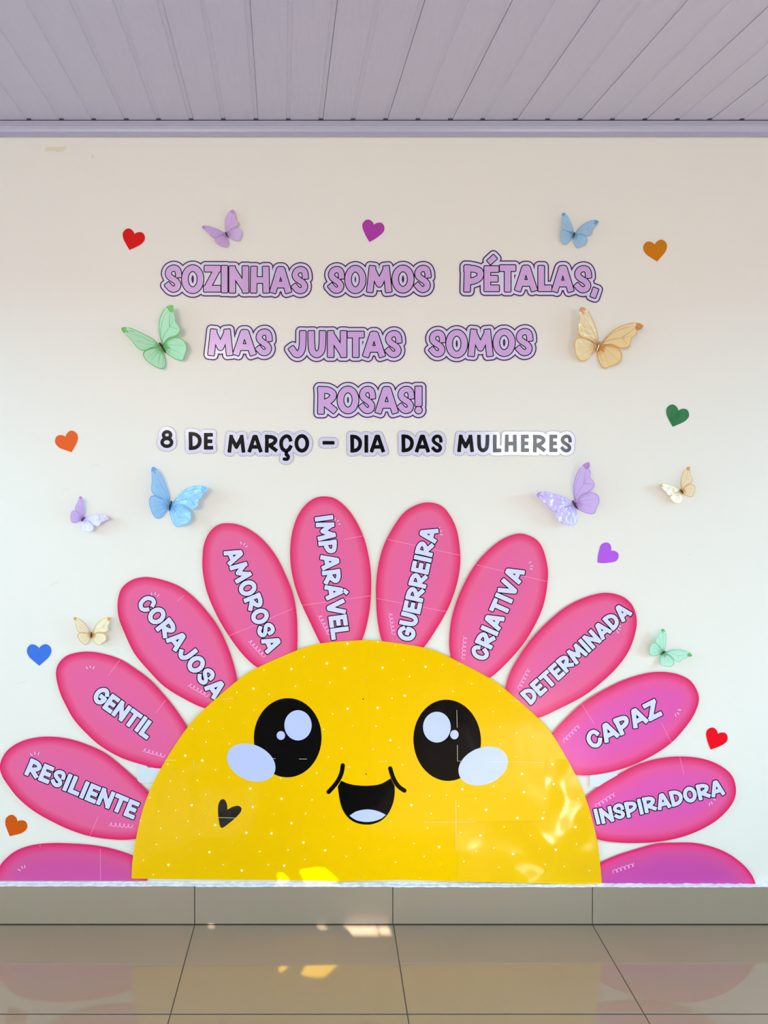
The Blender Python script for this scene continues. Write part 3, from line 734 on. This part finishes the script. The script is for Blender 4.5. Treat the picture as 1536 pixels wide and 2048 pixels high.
for P in ([(388,215),(370,320),(320,430),(250,520),(190,585)], [(1050,258),(1085,370),(1130,460),(1180,520),(1248,567)]):
    Q = AM(smooth_open(P, 6)); r = 4.3; left, right = [], []
    for i, p in enumerate(Q):
        a, b = Q[max(i-1, 0)], Q[min(i+1, len(Q)-1)]; dx, dy = b[0]-a[0], b[1]-a[1]; L = math.hypot(dx, dy)
        left.append((p[0] - dy/L*r, p[1] + dx/L*r)); right.append((p[0] + dy/L*r, p[1] - dx/L*r))
    def cap(p, a0): return [(p[0] + r*math.cos(a0 + math.pi*k/8), p[1] + r*math.sin(a0 + math.pi*k/8)) for k in range(1, 8)]
    a1 = math.atan2(left[-1][1]-Q[-1][1], left[-1][0]-Q[-1][0]); a2 = math.atan2(right[0][1]-Q[0][1], right[0][0]-Q[0][0])
    loop = left + [(Q[-1][0] + r*math.cos(a1 - math.pi*k/8), Q[-1][1] + r*math.sin(a1 - math.pi*k/8)) for k in range(1, 8)] + right[::-1] + [(Q[0][0] + r*math.cos(a2 - math.pi*k/8), Q[0][1] + r*math.sin(a2 - math.pi*k/8)) for k in range(1, 8)]
    face('smile_line', loop, 0.4, M['eye_black'])
AH = lambda P: [(260 + x/3.2, 1270 + y/3.2) for x, y in P]
face('heart_mark', AH(smooth_open([(623,1118),(621,1085),(608,1057),(593,1050),(577,1060),(565,1088),(563,1130),(567,1175),(573,1213),(580,1230),(590,1234),(602,1229),(640,1200),(680,1166),(707,1135),(714,1112),(703,1097),(685,1093),(655,1100)], 3)), 0, M['eye_black'])
d1 = [(1392,55),(1115,140),(1260,182),(1032,218),(1375,212),(857,224),(790,343),(1155,290),(1516,287),(642,464),(795,480),(1393,472),(1492,410),(503,553),(594,600),(400,601),(1428,581),(1240,604),(353,772),(462,803),(242,828),(431,930),(770,983),(485,1022),(970,1048),(395,1089),(786,1101),(1195,882),(1100,966),(1165,1055),(128,1041),(248,1035),(182,1128),(1033,1204),(371,1192),(545,1216),(745,1266),(905,1270),(445,1275),(1245,1165),(1124,1143),(299,1298),(387,1372),(508,1390),(1110,1328),(1249,1379),(830,1386),(246,1471),(596,1471),(716,1508),(987,1477),(886,1471),(149,1534),(483,1493),(1475,1364),(1475,1547),(1398,1245),(170,1341),(85,1442),(1270,780),(1403,846),(1510,890),(965,918),(68,1188),(1385,1418),(1058,327),(1280,305),(890,380),(683,367),(1297,505),(729,562),(637,696),(487,685),(547,863),(341,873),(259,935),(347,989),(635,911),(870,1025),(921,1145),(480,1142),(292,1123),(197,1237),(660,1330),(1012,1375),(1120,1437),(1355,725),(1347,1130),(1300,1290)]
d2 = [(110,42),(219,66),(613,178),(267,155),(139,201),(403,195),(508,183),(305,255),(204,271),(42,275),(686,300),(571,347),(275,373),(399,383),(857,345),(197,388),(19,394),(109,448),(818,470),(195,511),(98,560),(186,647),(961,602),(1060,625),(863,670),(960,748),(82,703),(1183,795),(995,854),(1190,916),(1007,965),(820,930),(629,948),(427,988),(378,898),(262,797),(37,855),(315,1045),(605,1052),(775,1074),(890,1004),(967,1125),(1122,1126),(1249,1063),(678,1130),(1340,1005),(1324,1180),(740,1232),(619,1214),(415,1186),(210,1247),(189,1146),(90,1190),(1049,1232),(1203,1320),(1104,1312),(940,1345),(824,1309),(485,1303),(394,1360),(332,1281),(638,1391),(853,1428),(1020,1436),(1256,1422),(716,1330),(220,1395),(120,1317),(492,1408),(1138,1410),(1409,1447),(1130,1090),(126,1430),(5,1486),(372,1492),(862,565),(240,690),(1138,1005),(437,1097),(710,1003),(1331,1284),(887,1179),(1407,1123),(532,982)]
bigs = {(1260,182),(1032,218),(790,343),(1393,472),(1392,55),(1375,212),(353,772),(462,803),(770,983),(970,1048),(395,1089),(786,1101),(1033,1204),(545,1216),(508,1390),(246,1471),(716,1508),(1249,1379),(1110,1328),(987,1477),(905,1270),(745,1266),(403,195),(139,201),(109,448),(275,373),(186,647),(1183,795),(995,854),(1190,916),(967,1125),(1122,1126),(1324,1180),(1203,1320),(740,1232),(940,1345),(485,1303),(775,1074),(629,948),(315,1045),(1007,965)}
V, Fc = [], []
for (x, y), (ox, oy, sc) in [(p, (260, 1270, 3.2)) for p in d1] + [(p, (720, 1270, 3.072)) for p in d2]:
    small = (x*7 + y*3) % 3
    r = 2.5 if (x, y) in bigs else (1.5 if small else 1.0)
    E = ellipse(ox + x/sc, oy + y/sc, r, r, 0, 12)
    v, f = plate_data([E], SB + 0.00013, SB + 0.00035); b = len(V); V += v; Fc += [tuple(i + b for i in q) for q in f]
do = obj('white_dots', V, Fc, M['dot'], sun); do['kind'] = 'stuff'
V, Fc = [], []
for P in ([(445,1398),(466,1396.5)], [(330,1520.5),(352,1520.2)], [(1020,1401),(1040,1402)], [(387.5,1521),(387.8,1536)], [(913.6,1420),(914.4,1455)], [(914.8,1490),(915,1522.3),(922,1522.5)], [(541,1517.3),(551,1517.2)], [(598,1518),(614,1518.3)], [(979,1524),(1016,1523.6),(1090,1525)], [(912,1600),(912,1700)], [(848,1644),(950,1643.5)], [(437,1635),(472,1636)], [(760,1523.2),(775,1522.8)]):
    ribbon(P, 0.65, SB + 0.0001, SB + 0.00125, V, Fc)
obj('paper_seam', V, Fc, M['yellow_back'], sun)

# ------------------------------------------------------------------ wall sockets half hidden by petals
for i, (a, b, c, d) in enumerate(sockets_px):
    lab = ('white wall socket plate peeking out between the GENTIL and RESILIENTE petals', 'white wall socket plate peeking out between the CAPAZ and INSPIRADORA petals')[i]
    t = root('wall_socket', wp((a+c)/2, (b+d)/2, 0), lab, 'socket', 'wall sockets behind the petals')
    plate('cover_plate', [[(a+1,b),(c-1,b),(c,b+1),(c,d-1),(c-1,d),(a+1,d),(a,d-1),(a,b+1)]], 0.0, 0.0048, M['socket'], t)
    plate('socket_module', [[(a+13,b+11),(c-13,b+11),(c-13,d-28),(a+13,d-28)]], 0.0048, 0.0052, M['socket'], t)
    if i == 0:
        plate('socket_opening', [[(294,1522),(314,1522),(314,1535),(297,1535.2),(294,1533)]], 0.0048, 0.0054, M['socket_dark'], t)

# ------------------------------------------------------------------ hearts
def heart(T, N, wd, col, lab, depth=0.0012, tilt=0.0, gloss=0.3):
    ux, uy = N[0]-T[0], N[1]-T[1]; L = math.hypot(ux, uy); ux /= L; uy /= L; vx, vy = -uy, ux
    half = [(0, L), (.06, L + wd*.075), (.15, L + wd*.135), (.27, L + wd*.165), (.37, L + wd*.135), (.46, L + wd*.04), (.5, L - wd*.09), (.475, L - wd*.22), (.38, L - wd*.38), (.2, L*.24), (.0, 0)]
    h1 = smooth_open([(a*wd, b) for a, b in half], 4)
    loop = h1 + [(-a, b) for a, b in h1[::-1][1:-1]]
    P = [(T[0] + ux*b + vx*a, T[1] + uy*b + vy*a) for a, b in loop]
    m = mat('card_heart', srgb(*col), gloss, 0.15 if gloss > 0.2 else 0.5, coat=0.5 if gloss < 0.2 else 0, coat_rough=0.04, bump=(16, 0.003) if gloss < 0.2 else None)
    o = plate('paper_heart', [P], 0.0002, depth, m)
    o['label'] = lab; o['category'] = 'heart'; o['group'] = 'paper hearts on the wall'
heart((259,500), (269,468), 45.5, (214, 0, 4), 'red paper heart near the top left, left of the lilac butterfly')
heart((739,484), (748,449.5), 45, (172, 60, 165), 'purple paper heart above the top line of lettering')
heart((1314.4,523), (1309.5,489), 48, (202, 120, 8), 'ochre orange paper heart near the top right')
heart((1345.5,853.5), (1357,821), 47, (0, 112, 58), 'glossy dark green paper heart on the right', gloss=0.12)
heart((1195,1125.5), (1222,1101.5), 44, (178, 84, 224), 'violet paper heart above the DETERMINADA petal', gloss=0.15)
heart((1421.4,1499), (1435.9,1467.5), 45, (238, 4, 30), 'bright red paper heart beside the CAPAZ petal')
heart((142.9,904.5), (131,873.5), 47, (226, 88, 6), 'bright orange paper heart left of the date line')
heart((78.3,1331.5), (78,1296.5), 49, (62, 112, 212), 'blue paper heart beside the GENTIL petal')
heart((19.5,1672.5), (34.6,1643), 46, (205, 84, 8), 'dark orange paper heart at lower left between two petals')

# ------------------------------------------------------------------ butterflies
TPL = dict(
 fl=[(597,1470),(595,1380),(560,1270),(510,1160),(460,1105),(425,1095),(405,1120),(402,1200),(398,1260),(385,1320),(390,1370),(430,1410),(520,1440),(582,1480)],
 hl=[(575,1492),(520,1447),(450,1410),(390,1405),(355,1440),(347,1500),(365,1580),(400,1640),(440,1652),(490,1630),(540,1575),(578,1530)],
 fr=[(620,1477),(680,1400),(760,1330),(850,1280),(940,1258),(1010,1258),(1062,1285),(1040,1320),(1010,1335),(985,1380),(945,1410),(930,1470),(905,1510),(860,1522),(800,1515),(720,1485),(640,1487)],
 hr=[(612,1497),(700,1487),(800,1520),(840,1570),(835,1630),(790,1680),(720,1705),(665,1728),(625,1705),(595,1640),(580,1570),(592,1520)])
VEIN = dict(
 fl=[[(592,1470),(560,1380),(480,1230),(430,1150)],[(585,1470),(520,1400),(440,1300)],[(580,1475),(500,1420),(420,1370)],[(470,1310),(420,1270)],[(500,1200),(450,1140)]],
 hl=[[(572,1500),(500,1475),(390,1470)],[(570,1505),(500,1500),(370,1520)],[(568,1515),(480,1550),(400,1590)],[(570,1525),(510,1580),(430,1635)]],
 fr=[[(622,1478),(720,1430),(860,1410),(960,1380)],[(625,1475),(740,1370),(900,1300),(1010,1290)],[(640,1482),(740,1475),(820,1510)],[(840,1410),(940,1340),(1000,1310)],[(850,1420),(900,1490)]],
 hr=[[(610,1500),(690,1540),(800,1640)],[(605,1505),(660,1570),(700,1690)],[(612,1498),(720,1510),(820,1560)],[(600,1520),(620,1600),(655,1700)]])
TB_ = (597, 1500); TL_ = np.array([(430-597)/5.12, (1095-1500)/5.12]); TR_ = np.array([(1062-597)/5.12, (1285-1500)/5.12])
AX = np.array([615-575, 1450-1560.0]); AX /= np.linalg.norm(AX)
def butterfly(body, Lv, Rv, cols_, lab, ratio=0.34, clear=False, alpha=0.86):
    A = np.array([Lv, Rv]).T @ np.linalg.inv(np.array([TL_, TR_]).T)
    size = (np.linalg.norm(Lv) + np.linalg.norm(Rv))/2
    tip, edge, inner = cols_
    m = tone_mat('butterfly_wing_film', [(0, edge), (0.08, edge), (0.22, inner), (0.8, inner), (0.86, tip), (1, tip)], 0.18, 0.5, alpha=alpha, bump=(40, 0.002))
    nt = m.node_tree
    mv = mat('butterfly_vein_print', tuple(0.62*(0.75*e + 0.25*i) for e, i in zip(edge, inner)), 0.4)
    t = root('butterfly', wp(body[0], body[1], 0), lab, 'butterfly', 'paper butterflies on the wall')
    base = 0.006
    def xf(p):
        q = A @ np.array([(p[0]-TB_[0])/5.12, (p[1]-TB_[1])/5.12]); return (body[0] + q[0], body[1] + q[1])
    def dep(p):      # height off the wall from distance to the body axis (template space)
        v_ = np.array([p[0]-TB_[0], p[1]-TB_[1]])/5.12
        q = abs(v_[0]*(-AX[1]) + v_[1]*AX[0]); return base + ratio * S * q * size / 88.0
    names = dict(fl='forewing', fr='forewing', hl='hindwing', hr='hindwing')
    for k in ('hl', 'hr', 'fl', 'fr'):
        P = smooth_closed(TPL[k], 3)
        if area2(P) < 0: P = P[::-1]
        cxm = sum(p[0] for p in P)/len(P); cym = sum(p[1] for p in P)/len(P); n = len(P)
        up = 0.0005 if k[0] == 'f' else 0
        V = []; T = []
        for s_, tn in ((1, 0), (.95, .09), (.88, .22), (.7, .4), (.45, .5), (.2, .6)):
            for p in P:
                q = (cxm + (p[0]-cxm)*s_, cym + (p[1]-cym)*s_)
                x, y = xf(q); V.append(wp(x, y, dep(q) + up))
                tt = tn
                if k[0] == 'f':
                    tipp = (425, 1100) if k == 'fl' else (1055, 1285)
                    dt = math.dist(q, tipp)
                    if dt < (62 if k == 'fl' else 80): tt = 0.95
                rt = math.dist(q, TB_)
                if rt < 50: tt = 0.02
                elif rt < 95: tt = min(tt, 0.17)
                T.append(tt)
        cq = (cxm, cym); x, y = xf(cq); V.append(wp(x, y, dep(cq) + up)); T.append(.6)
        Fc = []
        for a in range(5):
            for i in range(n):
                p, q = a*n + i, a*n + (i+1) % n; Fc.append((p, p+n, q+n, q))
        for i in range(n): Fc.append((5*n + i, 6*n, 5*n + (i+1) % n))
        w_ = obj(names[k], V, Fc, m, t, tone=T, smooth=True)
        V, Fc = [], []
        for vn in VEIN[k]:
            Q = smooth_open(vn, 3); b = len(V)
            for i, p in enumerate(Q):
                q0, q1 = Q[max(i-1, 0)], Q[min(i+1, len(Q)-1)]; dx, dy = q1[0]-q0[0], q1[1]-q0[1]; L = math.hypot(dx, dy) or 1
                hh = 2.2 * (1.2 - i/(len(Q)-1))
                for sg in (1, -1):
                    q = (p[0] - sg*dy/L*hh, p[1] + sg*dx/L*hh); x, y = xf(q); V.append(wp(x, y, dep(q) + up + 0.0004))
            for i in range(len(Q)-1):
                a = b + 2*i; Fc.append((a, a+1, a+3, a+2))
        obj('vein', V, Fc, mv, w_)
    # body: tapered spindle
    V, Fc = [], []; K = 8
    c0 = wp(*xf((617, 1446)), base + 0.003); c1 = wp(*xf((575, 1562)), base + 0.003); ax = (c1 - c0); u = ax.cross(Vector((0, 1, 0))).normalized(); R0 = size * S * 0.022
    prof_ = [(0, .35), (.06, .9), (.18, .8), (.26, 1.1), (.45, 1.0), (.55, .75), (.8, .6), (1, .2)]
    for s_, r_ in prof_:
        for i in range(K):
            th = 2*math.pi*i/K; V.append(c0 + ax*s_ + u*(R0*r_*math.cos(th)) + Vector((0, 1, 0))*(R0*r_*1.3*math.sin(th)))
    for a in range(len(prof_)-1):
        for i in range(K): Fc.append((a*K + i, a*K + (i+1) % K, (a+1)*K + (i+1) % K, (a+1)*K + i))
    Fc += [tuple(range(K))[::-1], tuple((len(prof_)-1)*K + i for i in range(K))]
    obj('body', V, Fc, M['body_clear'] if clear else M['body'], t, smooth=True)
    bx_ = wp(*xf((597, 1503)), 0)
    box('adhesive_pad', (bx_.x - R0*1.2, -base - 0.001, bx_.z - R0*3), (bx_.x + R0*1.2, 0, bx_.z + R0*3), M['body'], t)
GR = (srgb(96, 190, 66), srgb(98, 188, 78), srgb(182, 238, 196))
YE = (srgb(206, 128, 4), srgb(222, 146, 8), srgb(242, 214, 152))
YL = (srgb(214, 142, 14), srgb(224, 160, 40), srgb(246, 228, 190))
BL = (srgb(70, 160, 232), srgb(88, 168, 236), srgb(146, 200, 248))
PU = (srgb(180, 122, 214), srgb(182, 140, 228), srgb(208, 180, 246))
PU2 = (srgb(185, 120, 205), srgb(190, 145, 215), srgb(206, 172, 226))
MG = (srgb(50, 176, 50), srgb(104, 196, 132), srgb(182, 232, 208))
butterfly((453.4,469.3), (-48.8,-16.6), (13.7,-50.4), PU2, 'small lilac butterfly at the top left beside the red heart', 0.22)
butterfly((1147.4,470.3), (-20.9,-45), (49.8,-27.7), (srgb(60,150,210), srgb(110,175,222), srgb(160,198,228)), 'small blue butterfly at the top right above the comma', 0.22)
butterfly((324.5,695), (-81,-39), (20.5,-85), GR, 'large green butterfly left of the word MAS', 0.42)
butterfly((1196.6,693), (-33,-79), (90,-42), YE, 'large orange yellow butterfly right of the word SOMOS', 0.40, True)
butterfly((340.6,1011.3), (-34,-77.5), (75,-34), BL, 'large sky blue butterfly below the numeral 8', 0.42)
butterfly((1150,1009.6), (-75.9,-22.9), (27.7,-85.5), PU, 'large lilac butterfly below the word MULHERES', 0.40)
butterfly((1363.2,983), (-42.9,-13.3), (15.7,-49.9), YL, 'small yellow butterfly at the far right below the green heart', 0.30)
butterfly((165.9,1038.2), (-4.1,-45.6), (51.7,-1.1), PU, 'small lilac butterfly left of the large blue one', 0.42)
butterfly((183,1270), (-34.3,-35.2), (39.8,-34.6), YL, 'small pale yellow butterfly above the GENTIL petal', 0.34)
butterfly((1326.2,1305.9), (.5,-47.9), (58,5.5), MG, 'small mint green butterfly above the CAPAZ petal', 0.30)
